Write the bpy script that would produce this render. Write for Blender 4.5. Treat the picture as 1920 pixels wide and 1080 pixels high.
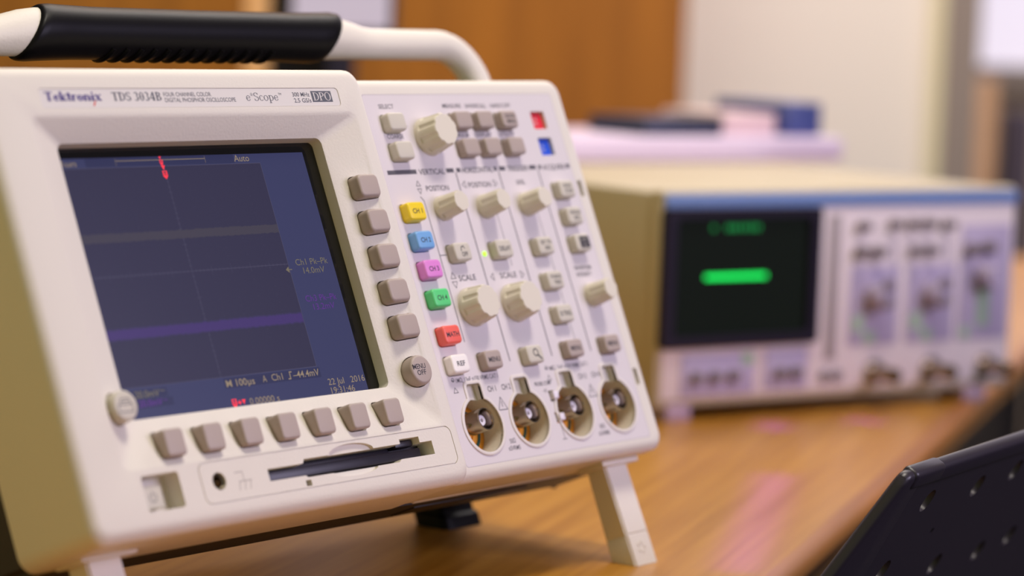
import bpy, bmesh, math, random
from mathutils import Vector, Matrix
random.seed(4)
S = bpy.context.scene
COL = S.collection
for o in list(bpy.data.objects):
    bpy.data.objects.remove(o)
pi = math.pi
MM = 0.001

def lin(r, g, b):
    f = lambda c: (c / 255 / 12.92) if c / 255 <= 0.04045 else ((c / 255 + 0.055) / 1.055) ** 2.4
    return (f(r), f(g), f(b), 1.0)

# ---------------------------------------------------------------- camera
CAM = Vector((-0.7122, -0.7180, 0.2377))
cam = bpy.data.cameras.new('camera')
cam_o = bpy.data.objects.new('camera', cam)
COL.objects.link(cam_o)
cr, cu, cb = Vector((0.6245, -0.7802, 0.0349)), Vector((0.0585, 0.0914, 0.9941)), Vector((-0.7788, -0.6188, 0.1027))
cam_o.matrix_world = Matrix(((cr.x, cu.x, cb.x, CAM.x), (cr.y, cu.y, cb.y, CAM.y), (cr.z, cu.z, cb.z, CAM.z), (0, 0, 0, 1)))
cam.sensor_width = 36
cam.lens = 95.53
cam.clip_start = 0.05
cam.clip_end = 50
cam.dof.use_dof = True
cam.dof.focus_distance = 1.065
cam.dof.aperture_fstop = 5.6
cam.dof.aperture_blades = 0
S.camera = cam_o
FW = Vector((0.783, 0.6221, 0))       # level forward direction of the view
RT = Vector((0.6221, -0.783, 0))      # level right direction of the view
def room(u, d, h):
    """metres: u to the right, d forward from where the photographer stands, h above the table top"""
    p = Vector((CAM.x, CAM.y, 0)) + FW * d + RT * u
    p.z = h
    return p
ROOM_YAW = math.atan2(RT.y, RT.x)     # rotation that turns x into RT and y into FW

# ---------------------------------------------------------------- world, lights, exposure
w = bpy.data.worlds.new('world')
S.world = w
w.use_nodes = True
wn = w.node_tree
tcw = wn.nodes.new('ShaderNodeTexCoord')
sep = wn.nodes.new('ShaderNodeSeparateXYZ')
ramp = wn.nodes.new('ShaderNodeValToRGB')      # the room is olive and bright to the left, dim and rosy to the right
wn.links.new(tcw.outputs['Generated'], sep.inputs[0])
mr = wn.nodes.new('ShaderNodeMapRange')
mr.inputs['From Min'].default_value = -1
mr.inputs['From Max'].default_value = 1
wn.links.new(sep.outputs['X'], mr.inputs['Value'])
wn.links.new(mr.outputs['Result'], ramp.inputs['Fac'])
ramp.color_ramp.elements[0].position = 0.15
ramp.color_ramp.elements[0].color = (0.40, 0.392, 0.188, 1)
ramp.color_ramp.elements[1].position = 0.47
ramp.color_ramp.elements[1].color = (0.07, 0.06, 0.06, 1)
wn.links.new(ramp.outputs['Color'], wn.nodes['Background'].inputs[0])
wn.nodes['Background'].inputs[1].default_value = 1.0
def area(name, loc, target, size, sy, energy, color, spread=180):
    l = bpy.data.lights.new(name, 'AREA')
    l.shape = 'RECTANGLE'
    l.size, l.size_y = size, sy
    l.energy = energy
    l.color = color
    l.spread = math.radians(spread)
    o = bpy.data.objects.new(name, l)
    COL.objects.link(o)
    o.location = loc
    o.rotation_euler = (Vector(target) - Vector(loc)).to_track_quat('-Z', 'Y').to_euler()
    return o
area('ceiling_light', (0.35, -0.35, 1.75), (0.1, 0, 0.1), 0.42, 0.32, 20, (1.0, 0.91, 0.78))
area('rear_fill_light', (1.5, 1.0, 1.8), (1.35, 0.95, 0), 1.4, 1.0, 21, (1.0, 0.90, 0.80))  # fill added to brighten the background and the far bench
area('wall_wash_light', room(0.35, 2.5, 1.6), room(0.35, 3.3, 0.2), 1.2, 0.5, 22, (1.0, 0.94, 0.93))  # wash light added to brighten the wall behind
area('lilac_fill_light', (0.75, -1.5, 0.75), (0.1, -0.05, 0.1), 0.8, 0.6, 17.0, (0.84, 0.755, 1.06))  # added lilac fill from the front right, no real window
for nm, p, sx_, sy_, en_ in (('violet_spot', (0.362, -0.02), 0.018, 0.26, 0.13), ('violet_spot_small', (0.612, 0.136), 0.012, 0.03, 0.018), ('violet_spot_small', (0.674, 0.112), 0.012, 0.03, 0.014)):  # beams added to imitate violet streaks on the table, no known lamp
    area(nm, (p[0], p[1], 0.36), (p[0], p[1], 0), sx_, sy_, en_, (0.035, 0.0, 1.0), 5).rotation_euler = (0, 0, ROOM_YAW - math.radians(9))
S.view_settings.view_transform = 'Standard'
S.view_settings.look = 'None'
S.view_settings.exposure = 0
S.view_settings.gamma = 1
S.view_settings.use_curve_mapping = False

# ---------------------------------------------------------------- materials
def mat(name, color, rough=0.5, metal=0.0, coat=0.0, emit=None, estr=1.0, bump=None, spec=0.5, vary=None):
    m = bpy.data.materials.new(name)
    m.use_nodes = True
    nt = m.node_tree
    b = nt.nodes['Principled BSDF']
    b.inputs['Base Color'].default_value = color
    b.inputs['Roughness'].default_value = rough
    b.inputs['Metallic'].default_value = metal
    b.inputs['Coat Weight'].default_value = coat
    b.inputs['Coat Roughness'].default_value = 0.12
    b.inputs['Specular IOR Level'].default_value = spec
    if emit:
        b.inputs['Emission Color'].default_value = emit
        b.inputs['Emission Strength'].default_value = estr
    tc = nt.nodes.new('ShaderNodeTexCoord')
    n = nt.nodes.new('ShaderNodeTexNoise')
    nt.links.new(tc.outputs['Object'], n.inputs['Vector'])
    n.inputs['Scale'].default_value = bump[0] if bump else 300
    n.inputs['Detail'].default_value = 4
    if bump:
        bp = nt.nodes.new('ShaderNodeBump')
        bp.inputs['Strength'].default_value = bump[1]
        bp.inputs['Distance'].default_value = bump[2]
        nt.links.new(n.outputs['Fac'], bp.inputs['Height'])
        nt.links.new(bp.outputs['Normal'], b.inputs['Normal'])
    if vary:
        n2 = nt.nodes.new('ShaderNodeTexNoise')
        n2.inputs['Scale'].default_value = vary[0]
        nt.links.new(tc.outputs['Object'], n2.inputs['Vector'])
        r = nt.nodes.new('ShaderNodeValToRGB')
        c = Vector(color[:3])
        r.color_ramp.elements[0].position = 0.3
        r.color_ramp.elements[0].color = (*(c * (1 - vary[1])), 1)
        r.color_ramp.elements[1].position = 0.7
        r.color_ramp.elements[1].color = (*(c * (1 + vary[1])), 1)
        nt.links.new(n2.outputs['Fac'], r.inputs['Fac'])
        nt.links.new(r.outputs['Color'], b.inputs['Base Color'])
    return m

def wood(name, dark, light, rough=0.35, coat=0.0, stretch=(1.2, 22, 22), scale=1.0):
    m = bpy.data.materials.new(name)
    m.use_nodes = True
    nt = m.node_tree
    b = nt.nodes['Principled BSDF']
    tc = nt.nodes.new('ShaderNodeTexCoord')
    mp = nt.nodes.new('ShaderNodeMapping')
    mp.inputs['Scale'].default_value = [s * scale for s in stretch]
    nt.links.new(tc.outputs['Object'], mp.inputs['Vector'])
    n = nt.nodes.new('ShaderNodeTexNoise')
    n.inputs['Scale'].default_value = 3.0
    n.inputs['Detail'].default_value = 6
    n.inputs['Distortion'].default_value = 0.4
    nt.links.new(mp.outputs['Vector'], n.inputs['Vector'])
    r = nt.nodes.new('ShaderNodeValToRGB')
    r.color_ramp.elements[0].position = 0.32
    r.color_ramp.elements[0].color = dark
    r.color_ramp.elements[1].position = 0.68
    r.color_ramp.elements[1].color = light
    nt.links.new(n.outputs['Fac'], r.inputs['Fac'])
    nt.links.new(r.outputs['Color'], b.inputs['Base Color'])
    b.inputs['Roughness'].default_value = rough
    b.inputs['Coat Weight'].default_value = coat
    b.inputs['Coat Roughness'].default_value = 0.25
    return m

M = {}
M['bezel'] = mat('warm_grey_plastic', lin(226, 219, 208), 0.55, bump=(900, 0.25, 0.0004))
M['overlay'] = mat('cool_grey_overlay', lin(220, 212, 214), 0.5, bump=(1500, 0.06, 0.0002))
M['label'] = mat('label_plate', lin(222, 216, 212), 0.42)
M['key'] = mat('taupe_key', lin(176, 160, 152), 0.5, bump=(1500, 0.08, 0.0002))
M['keylight'] = mat('light_key', lin(205, 198, 184), 0.5)
M['knob'] = mat('knob_plastic', lin(222, 214, 198), 0.5)
M['ink'] = mat('dark_ink', lin(52, 48, 56), 0.6)
M['inkgrey'] = mat('grey_ink', lin(88, 84, 92), 0.6)
M['inkblue'] = mat('blue_ink', lin(62, 40, 128), 0.6)
M['inkred'] = mat('red_ink', lin(214, 80, 70), 0.6)
M['plateink'] = mat('plate_grey_ink', lin(98, 98, 108), 0.6)
M['dark'] = mat('black_plastic', lin(34, 30, 36), 0.45, bump=(600, 0.1, 0.0003))
M['case'] = mat('charcoal_case', lin(46, 42, 44), 0.55, bump=(600, 0.1, 0.0003))
M['rubber'] = mat('black_rubber', lin(10, 8, 12), 0.42, spec=0.14)
M['yellow'] = mat('yellow_key', lin(246, 214, 40), 0.4)
M['blue'] = mat('blue_key', lin(118, 172, 226), 0.4)
M['pink'] = mat('pink_key', lin(228, 138, 216), 0.4)
M['green'] = mat('green_key', lin(92, 214, 128), 0.4)
M['coral'] = mat('coral_key', lin(244, 104, 92), 0.4)
M['white'] = mat('white_key', lin(250, 244, 240), 0.4)
M['redsq'] = mat('red_square', lin(226, 34, 58), 0.4)
M['bluesq'] = mat('blue_square', lin(30, 84, 214), 0.4)
M['steel'] = mat('nickel', lin(178, 164, 142), 0.2, 1.0)
M['gold'] = mat('gold_contact', lin(236, 160, 48), 0.35, 0.2)
M['teal'] = mat('teal_ring', lin(10, 74, 62), 0.4)
M['ptfe'] = mat('white_insulator', lin(236, 228, 240), 0.35)
M['lcdmask'] = mat('lcd_black_mask', (0.006, 0.006, 0.006, 1), 0.12, spec=0.6)
def disp(name, c, k=1.0, rough=0.3):
    cc = lin(*c)
    return mat(name, (0.01, 0.01, 0.015, 1), rough, emit=cc, estr=k, spec=0.25)
M['lcdblue'] = disp('lcd_blue', (50, 54, 92), 0.9)
M['lcdgrat'] = disp('lcd_graticule', (42, 40, 66), 0.9)
M['lcdcell'] = disp('lcd_cell', (38, 42, 78), 0.9)
M['lcdline'] = disp('lcd_line', (78, 76, 104), 0.9)
M['lcdtext'] = disp('lcd_text', (146, 128, 104), 1.0)
M['lcddim'] = disp('lcd_dim_text', (112, 104, 84), 1.0)
M['lcdred'] = disp('lcd_red', (255, 52, 66), 1.15)
M['lcdpurple'] = disp('lcd_purple', (60, 42, 102), 0.95)
M['lcdpurtext'] = disp('lcd_purple_text', (88, 40, 130), 1.0)
M['lcdpurple_soft'] = disp('lcd_purple_soft', (50, 42, 84), 0.95)
M['lcdyel'] = disp('lcd_amber_trace', (58, 54, 66), 1.0)
M['led'] = mat('green_led', lin(150, 220, 60), 0.4, emit=lin(190, 255, 70), estr=1.0)
M['table'] = wood('beech_table', lin(164, 106, 22), lin(190, 132, 44), 0.36, 0.15, stretch=(1.4, 50, 50))
M['edgewood'] = wood('shaded_beech_edge', lin(140, 84, 30), lin(168, 106, 44), 0.4, 0.0)  # darker copy of the table wood, edge shade put into the colour
M['cupboard'] = wood('cupboard_wood', lin(142, 86, 20), lin(166, 104, 28), 0.45, stretch=(14, 14, 1.0))
M['strip'] = wood('lit_wood_edge', lin(246, 186, 124), lin(252, 204, 144), 0.5, stretch=(14, 14, 1.0))  # light falling on the door edge is put into this pale colour

# ---------------------------------------------------------------- mesh helpers
def finish(name, bm, m, parent=None, angle=32, smooth=True):
    me = bpy.data.meshes.new(name)
    bmesh.ops.recalc_face_normals(bm, faces=bm.faces)
    bm.to_mesh(me)
    bm.free()
    for mm in (m if isinstance(m, (list, tuple)) else [m]):
        me.materials.append(mm)
    if smooth:
        for p in me.polygons:
            p.use_smooth = True
        me.set_sharp_from_angle(angle=math.radians(angle))
    o = bpy.data.objects.new(name, me)
    COL.objects.link(o)
    if parent is not None:
        o.parent = parent
    return o

def empty(name, loc, rot=(0, 0, 0)):
    o = bpy.data.objects.new(name, None)
    o.empty_display_size = 0.02
    COL.objects.link(o)
    o.location = loc
    o.rotation_euler = rot
    return o

def tag(o, label=None, cat=None, group=None, kind=None):
    if label: o['label'] = label
    if cat: o['category'] = cat
    if group: o['group'] = group
    if kind: o['kind'] = kind
    return o

def V(p): return Vector(p) * MM      # all part shapes below are given in millimetres

def box(bm, x0, x1, y0, y1, z0, z1, bev=0.0, seg=2, mi=0):
    vs = [bm.verts.new(V(p)) for p in ((x0, y0, z0), (x1, y0, z0), (x1, y1, z0), (x0, y1, z0), (x0, y0, z1), (x1, y0, z1), (x1, y1, z1), (x0, y1, z1))]
    fs = [bm.faces.new([vs[i] for i in f]) for f in ((3, 2, 1, 0), (4, 5, 6, 7), (0, 1, 5, 4), (1, 2, 6, 5), (2, 3, 7, 6), (3, 0, 4, 7))]
    for f in fs: f.material_index = mi
    if bev > 0:
        es = list({e for f in fs for e in f.edges})
        bmesh.ops.bevel(bm, geom=es, offset=bev * MM, segments=seg, affect='EDGES', profile=0.5)
    return vs

def rrect(x0, x1, y0, y1, r, n=6):
    """rounded rectangle, counter-clockwise, 4*(n+1) points"""
    out = []
    r = max(r, 0.01)
    for cx, cy, a in ((x1 - r, y1 - r, 0), (x0 + r, y1 - r, 90), (x0 + r, y0 + r, 180), (x1 - r, y0 + r, 270)):
        for i in range(n + 1):
            t = math.radians(a + 90 * i / n)
            out.append((cx + r * math.cos(t), cy + r * math.sin(t)))
    return out

def circ(cx, cy, r, n=32, ry=None, a0=0.0):
    ry = ry or r
    return [(cx + r * math.cos(a0 + 2 * pi * i / n), cy + ry * math.sin(a0 + 2 * pi * i / n)) for i in range(n)]

def loft(bm, rings, cap0=True, cap1=True, closed=False, mi=0):
    """rings: list of lists of (x,y,z) with the same length"""
    R = [[bm.verts.new(V(p)) for p in r] for r in rings]
    n = len(R[0])
    for k in range(len(R) - 1):
        for i in range(n):
            f = bm.faces.new((R[k][i], R[k][(i + 1) % n], R[k + 1][(i + 1) % n], R[k + 1][i]))
            f.material_index = mi
    if cap0: bm.faces.new(R[0][::-1]).material_index = mi
    if cap1: bm.faces.new(R[-1]).material_index = mi
    return R

def at(ring, z): return [(p[0], p[1], z) for p in ring]

def prism(bm, ring, z0, z1, mi=0):
    loft(bm, [at(ring, z0), at(ring, z1)], mi=mi)

def pill(bm, ring_fn, z0, z1, r, n=3, mi=0):
    """ring_fn(inset) gives the outline; top edge rounded with radius r"""
    rings = [at(ring_fn(0), z0), at(ring_fn(0), z1 - r)]
    for i in range(1, n + 1):
        a = i / n * pi / 2
        rings.append(at(ring_fn(r * (1 - math.cos(a))), z1 - r + r * math.sin(a)))
    loft(bm, rings, mi=mi)

def lathe(bm, prof, cx=0, cy=0, n=32, mi=0, cap0=True, cap1=True):
    loft(bm, [[(cx + r * math.cos(2 * pi * i / n), cy + r * math.sin(2 * pi * i / n), z) for i in range(n)] for r, z in prof], cap0, cap1, mi=mi)

def tube(bm, pts, rad, n=16, caps=True, mi=0):
    """pts in mm, rad a list or number"""
    P = [Vector(p) for p in pts]
    rings = []
    up = None
    for i, p in enumerate(P):
        t = (P[min(i + 1, len(P) - 1)] - P[max(i - 1, 0)]).normalized()
        if up is None:
            up = Vector((0, 0, 1)) if abs(t.z) < 0.9 else Vector((0, 1, 0))
        a = (up - t * up.dot(t)).normalized()
        b = t.cross(a)
        up = a
        r = rad[i] if isinstance(rad, (list, tuple)) else rad
        rings.append([tuple(p + a * (r * math.cos(2 * pi * k / n)) + b * (r * math.sin(2 * pi * k / n))) for k in range(n)])
    loft(bm, rings, caps, caps, mi=mi)

def line2d(bm, pts, wd, z, mi=0, closed=False, th=0.05):
    """flat printed line of width wd along pts"""
    P = [Vector((p[0], p[1])) for p in pts]
    if closed: P.append(P[0])
    for a, b in zip(P[:-1], P[1:]):
        d = (b - a)
        if d.length < 1e-6: continue
        d.normalize()
        nn = Vector((-d.y, d.x)) * wd / 2
        e = d * wd / 2 * 0.6
        q = [a - nn - e, b - nn + e, b + nn + e, a + nn - e]
        f = bm.faces.new([bm.verts.new(V((v.x, v.y, z))) for v in q])
        f.material_index = mi

CAPH = []
def text(bm, s, x, y, z, size, sx=0.8, align='CENTER', bold=0.0, mi=0, span=None):
    """size = cap height in mm, y = middle of the capitals; span=(x0, x1) stretches the word to fit"""
    def raw(t):
        c = bpy.data.curves.new('t', 'FONT')
        c.body = t
        c.size = 1.0
        c.resolution_u = 3
        c.offset = bold * 0.35
        ob = bpy.data.objects.new('t', c)
        COL.objects.link(ob)
        dg = bpy.context.evaluated_depsgraph_get()
        me = ob.evaluated_get(dg).to_mesh()
        v = [(q.co.x, q.co.y) for q in me.vertices]
        f = [tuple(p.vertices) for p in me.polygons]
        ob.evaluated_get(dg).to_mesh_clear()
        bpy.data.objects.remove(ob)
        bpy.data.curves.remove(c)
        return v, f
    if not CAPH:
        CAPH.append(max(q[1] for q in raw('H')[0]))
    v, f = raw(s)
    if not v: return
    k = size / CAPH[0]
    a, b_ = min(q[0] for q in v), max(q[0] for q in v)
    if span:
        kx, ox = (span[1] - span[0]) / (b_ - a), span[0]
    else:
        kx = k * sx
        ox = {'LEFT': x, 'CENTER': x - (b_ - a) * kx / 2, 'RIGHT': x - (b_ - a) * kx}[align]
    vs = [bm.verts.new(V((ox + (q[0] - a) * kx, y - size / 2 + q[1] * k, z))) for q in v]
    for p in f:
        try:
            bm.faces.new([vs[i] for i in p]).material_index = mi
        except ValueError:
            pass

def cut(obj, cutter_bm, angle=32):
    c = finish('cutter', cutter_bm, M['dark'])
    c.parent = obj.parent
    mod = obj.modifiers.new('b', 'BOOLEAN')
    mod.operation = 'DIFFERENCE'
    mod.solver = 'EXACT'
    mod.object = c
    bpy.context.view_layer.update()
    dg = bpy.context.evaluated_depsgraph_get()
    me = bpy.data.meshes.new_from_object(obj.evaluated_get(dg))
    obj.modifiers.clear()
    old = obj.data
    obj.data = me
    bpy.data.meshes.remove(old)
    bpy.data.objects.remove(c)
    mats = [mm for mm in me.materials]
    for p in me.polygons:
        p.use_smooth = True
    me.set_sharp_from_angle(angle=math.radians(angle))

# ---------------------------------------------------------------- serif lettering (drawn strokes)
def serif(bm, s, x, y, z, h, x1=None, tk=0.17, tn=0.07, mi=0, gap=0.14, space=0.28, sx=1.0):
    """letters built from thick stems, thin hairlines and slab serifs. h = cap height. Returns end x"""
    if x1 is not None:
        tmp = bmesh.new()
        wd_ = serif(tmp, s, 0, 0, 0, h, None, tk, tn, 0, gap, space) - gap * h
        tmp.free()
        sx = (x1 - x) / wd_
    def rect(x0, x1, y0, y1, dz=0):
        f = bm.faces.new([bm.verts.new(V((x + X * h * sx, y + Y * h, z + dz))) for X, Y in ((x0, y0), (x1, y0), (x1, y1), (x0, y1))])
        f.material_index = mi
    def diag(x0, y0, x1, y1, wd):
        f = bm.faces.new([bm.verts.new(V((x + X * h * sx, y + Y * h, z))) for X, Y in ((x0 - wd / 2, y0), (x0 + wd / 2, y0), (x1 + wd / 2, y1), (x1 - wd / 2, y1))])
        f.material_index = mi
    def arc(cx, cy, rx, ry, a0, a1, k=1.0, n=14):
        pr = None
        for i in range(n + 1):
            a = math.radians(a0 + (a1 - a0) * i / n)
            c, s_ = math.cos(a), math.sin(a)
            th = tn + (tk * k - tn) * c * c
            o = (cx + rx * c, cy + ry * s_)
            ii = (cx + (rx - th) * c, cy + (ry - min(th, tn * 1.4)) * s_)
            if pr:
                f = bm.faces.new([bm.verts.new(V((x + X * h * sx, y + Y * h, z))) for X, Y in (pr[0], o, ii, pr[1])])
                f.material_index = mi
            pr = (o, ii)
    def foot(xc, yy, wd=0.34):
        rect(xc - wd / 2, xc + wd / 2, yy, yy + tn)
    def stem(xc, y0, y1, k=1.0):
        rect(xc - tk * k / 2, xc + tk * k / 2, y0, y1)
    for ch in s:
        if ch == ' ': x += space * h * sx; continue
        wd = 0.6
        if ch == 'T':
            wd = 0.72; stem(.36, 0, 1); foot(.36, 0); rect(0, .72, 1 - tn, 1); rect(0, .05, .78, 1); rect(.67, .72, .78, 1)
        elif ch == 'D':
            wd = 0.76; stem(.16, 0, 1); foot(.16, 0, .3); foot(.16, 1 - tn, .3); arc(.26, .5, .5, .5, -90, 90)
        elif ch == 'P':
            wd = 0.66; stem(.16, 0, 1); foot(.16, 0); foot(.16, 1 - tn, .3); arc(.3, .74, .34, .26, -90, 90); rect(.16, .3, .48, .48 + tn)
        elif ch == 'O':
            wd = 0.8; arc(.4, .5, .4, .52, 0, 360, 1, 28)
        elif ch == '0':
            wd = 0.56; arc(.28, .5, .28, .51, 0, 360, 1, 24)
        elif ch == 'B':
            wd = 0.68; stem(.16, 0, 1); foot(.16, 0, .3); foot(.16, 1 - tn, .3); arc(.32, .755, .29, .245, -90, 90); arc(.32, .26, .35, .26, -90, 90); rect(.16, .34, .51, .51 + tn)
        elif ch == 'S':
            wd = 0.58; arc(.29, .75, .27, .26, 20, 235, .9); arc(.29, .27, .29, .28, -160, 55, .9); diag(.44, .42, .14, .62, tk); rect(.5, .55, .72, .95); rect(.03, .08, .05, .28)
        elif ch == '3':
            wd = 0.52; arc(.24, .76, .25, .25, -80, 150); arc(.24, .26, .28, .27, -150, 85)
        elif ch == '4':
            wd = 0.6; stem(.42, 0, 1); rect(0, .6, .24, .24 + tn * 1.3); diag(.03, .27, .38, 1, tn * 1.2); foot(.42, 0, .3)
        elif ch == 'e':
            wd = 0.52; arc(.26, .33, .26, .34, 20, 330); rect(.05, .5, .33, .33 + tn)
        elif ch == 'c':
            wd = 0.48; arc(.26, .33, .26, .34, 40, 320)
        elif ch == 'o':
            wd = 0.56; arc(.28, .33, .28, .34, 0, 360, 1, 24)
        elif ch == 'p':
            wd = 0.6; stem(.13, -.3, .66); foot(.13, -.3, .3); rect(0, .13, .6, .66); arc(.29, .33, .3, .34, -130, 130)
        elif ch == 'k':
            wd = 0.62; stem(.13, 0, 1.02); foot(.13, 0, .28); rect(0, .13, .96, 1.02); diag(.24, .3, .5, .64, tn * 1.3); diag(.5, 0, .26, .4, tk); foot(.5, 0, .24); foot(.48, .6, .22)
        elif ch == 't':
            wd = 0.36; stem(.17, .08, .9); rect(0, .36, .58, .58 + tn * 1.3); arc(.27, .14, .18, .15, 180, 300)
        elif ch == 'r':
            wd = 0.46; stem(.13, 0, .66); foot(.13, 0, .28); rect(0, .13, .6, .66); arc(.33, .42, .16, .25, 40, 150); rect(.36, .46, .48, .6)
        elif ch == 'n':
            wd = 0.66; stem(.13, 0, .66); stem(.51, 0, .5); foot(.13, 0, .27); foot(.51, 0, .27); rect(0, .13, .6, .66); arc(.34, .42, .25, .26, 0, 150)
        elif ch == 'i':
            wd = 0.28; stem(.14, 0, .66); foot(.14, 0, .28); rect(0, .14, .6, .66); rect(.05, .22, .8, .97)
        elif ch == 'x':
            wd = 0.6; diag(.48, 0, .12, .66, tk); diag(.08, 0, .52, .66, tn); foot(.5, 0, .22); foot(.1, 0, .2); foot(.12, .6, .22); foot(.5, .6, .2)
        elif ch == '*':
            wd = 0.3
            for k in range(5):
                a = pi / 2 + k * 2 * pi / 5
                q = [(.15, .78), (.15 + .17 * math.cos(a - .2), .78 + .22 * math.sin(a - .2)), (.15 + .17 * math.cos(a + .2), .78 + .22 * math.sin(a + .2))]
                f = bm.faces.new([bm.verts.new(V((x + X * h * sx, y + Y * h, z))) for X, Y in q]); f.material_index = mi
        x += (wd + gap) * h * sx
    return x

#==================================================================== OSCILLOSCOPE
TILT = math.radians(66.8)
osc = empty('oscilloscope', (0, 0, 0.136), (TILT, 0, 0))
tag(osc, 'cream digital oscilloscope with blue screen, tilted back on its feet in the foreground', 'oscilloscope')
ZL, ZR = 11.0, 0.0

# --- left half: raised bezel with the sunken screen surround
bm = bmesh.new()
n = 6
X0, X1, Y0, Y1 = -89.5, 112.0, -97.0, 77.5
rings = [at(rrect(X0 + 1, X1 - 1, Y0 + 1, Y1 - 1, 6, n), -31), at(rrect(X0, X1, Y0, Y1, 7, n), -30)]
rr = 5.0
for i in range(6):
    a = i / 5 * pi / 2
    ins = rr * (1 - math.cos(a))
    rings.append(at(rrect(X0 + ins, X1 - ins, Y0 + ins, Y1 - ins, 7 - ins * 0.6, n), ZL - rr + rr * math.sin(a)))
RX0, RX1, RY0, RY1 = -69.0, 102.3, -72.3, 57.8
rings += [at(rrect(RX0 - 1, RX1 + 1, RY0 - 1, RY1 + 1, 4, n), ZL), at(rrect(RX0, RX1, RY0, RY1, 3.5, n), ZL - 0.25),
          at(rrect(RX0 + 1.0, RX1 - 1.0, RY0 + 1.0, RY1 - 1.0, 3.2, n), ZL - 0.75)]
LX0, LX1, LY0, LY1 = -54.6, 84.4, -54.0, 49.5
rings += [at(rrect(LX0 - 0.8, LX1 + 0.8, LY0 - 0.8, LY1 + 0.8, 3.3, n), 5.25), at(rrect(LX0, LX1, LY0, LY1, 3, n), 4.8),
          at(rrect(LX0 + 0.3, LX1 - 0.3, LY0 + 0.3, LY1 - 0.3, 2.6, n), -1.0)]
loft(bm, rings)
bezel = finish('front_bezel', bm, M['bezel'], osc, 40)

SIDE_Y = [26.7 - 14.6 * i for i in range(5)]
SOFT_X = [-43.5 + 19.5 * i for i in range(7)]
SLOT = [(-0.4, -79.6), (18.6, -79.6), (19.6, -78.0), (74.0, -78.0), (74.0, -76.2), (85.4, -76.2), (85.4, -78.6), (92.4, -78.6), (92.4, -84.0), (72.5, -84.0), (71.0, -85.0), (19.5, -85.0), (18.6, -84.2), (-0.4, -84.2)]
c = bmesh.new()
for y in SIDE_Y: prism(c, rrect(90.6, 103.4, y - 5.2, y + 5.2, 2.4, 4), 1, 14)
for x in SOFT_X: prism(c, rrect(x - 5.3, x + 5.3, -70.6, -59.6, 1.6, 4), 1, 14)
prism(c, circ(97, -50.2, 6.5), 1, 14)
prism(c, circ(-62.5, -50.0, 6.2, 32), 3, 14)
prism(c, rrect(-62.2, -44.4, -88.2, -75.2, 1.2, 3), 3.5, 14)
prism(c, circ(-25.6, -81.2, 3.3, 24), 2, 14)
prism(c, rrect(-62.0, 95.4, 60.7, 68.4, 1.6, 4), ZL - 0.45, 14)
prism(c, SLOT[::-1], -8, 14)
prism(c, rrect(17.6, 20.6, -88.3, -86.0, 0.1, 1), 4, 14)
cut(bezel, c)
c = bmesh.new()   # grooves round the disk drive panel
g0, g1 = rrect(-34.5, 105.2, -89.2, -73.6, 3.2, 6), rrect(-34.1, 104.8, -88.8, -74.0, 2.8, 6)
loft(c, [at(g0, ZL - 0.6), at(g0, ZL + 2), at(g1, ZL + 2), at(g1, ZL - 0.6), at(g0, ZL - 0.6)], False, False)
bmesh.ops.remove_doubles(c, verts=c.verts, dist=1e-7)
cut(bezel, c)
# finger scoops above and below the disk slot
c = bmesh.new()
for yy, rx, ry in ((-78.0, 12.5, 3.2), (-85.0, 12.5, 2.2)):
    prism(c, circ(46, yy, rx, 40, ry), ZL - 1.4, 14)
cut(bezel, c)

bm = bmesh.new()
for pts in ([(-17.3, -79.0), (-13.4, -79.0), (-13.4, -82.2)], [(-16.0, -82.4), (-9.6, -82.4)], [(-15.6, -82.4), (-16.6, -85.6)], [(-12.8, -82.4), (-13.8, -85.6)], [(-10.0, -82.4), (-11.0, -85.6)]):
    line2d(bm, pts, 0.4, ZL + 0.03)
o = finish('ground_symbol', bm, mat('embossed_grey', lin(184, 176, 168), 0.6), bezel, smooth=False)

# name plate
bm = bmesh.new()
prism(bm, rrect(-61.8, 95.2, 60.9, 68.2, 1.4, 4), ZL - 0.45, ZL - 0.2)
plate = finish('name_plate', bm, M['label'], osc)
zt = ZL - 0.15
bm = bmesh.new()
serif(bm, 'Tektronix', -59.6, 63.6, zt, 3.5, -32.6, tk=0.235, tn=0.1, gap=0.05)
finish('maker_lettering', bm, M['inkblue'], plate, smooth=False)
bm = bmesh.new()
f = bm.faces.new([bm.verts.new(V((x, y, zt))) for x, y in ((-36.3, 63.5), (-35.6, 63.5), (-36.7, 61.6), (-37.5, 61.6))])
finish('red_stroke', bm, M['inkred'], plate, smooth=False)
bm = bmesh.new()
serif(bm, 'TDS', -27.3, 63.5, zt, 3.4, -17.9, tk=0.2, tn=0.08, gap=0.06)
serif(bm, '3034B', -16.2, 63.5, zt, 3.4, -2.5, tk=0.2, tn=0.08, gap=0.1)
text(bm, 'FOUR CHANNEL COLOR', 0, 65.95, zt, 1.65, span=(-1.1, 23.8), bold=0.015)
text(bm, 'DIGITAL PHOSPHOR OSCILLOSCOPE', 0, 63.7, zt, 1.65, span=(-1.0, 36.4), bold=0.015)
serif(bm, 'e*Scope', 42.4, 63.2, zt, 3.3, 60.2, tk=0.11, tn=0.05, gap=0.07)
text(bm, 'TM', 0, 65.9, zt, 0.9, span=(60.6, 62.4))
text(bm, '300 MHz', 0, 65.7, zt, 1.7, span=(68.6, 78.4), bold=0.03)
text(bm, '2.5 GS/s', 0, 63.2, zt, 1.7, span=(68.8, 78.6), bold=0.03)
finish('model_lettering', bm, M['plateink'], plate, smooth=False)
bm = bmesh.new()
prism(bm, [(79.4, 62.5), (91.1, 62.5), (91.1, 67.1), (79.4, 67.1)], ZL - 0.2, zt)
badge = finish('name_badge', bm, mat('badge_grey', lin(92, 94, 102), 0.5), plate, smooth=False)
bm = bmesh.new()
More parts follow.
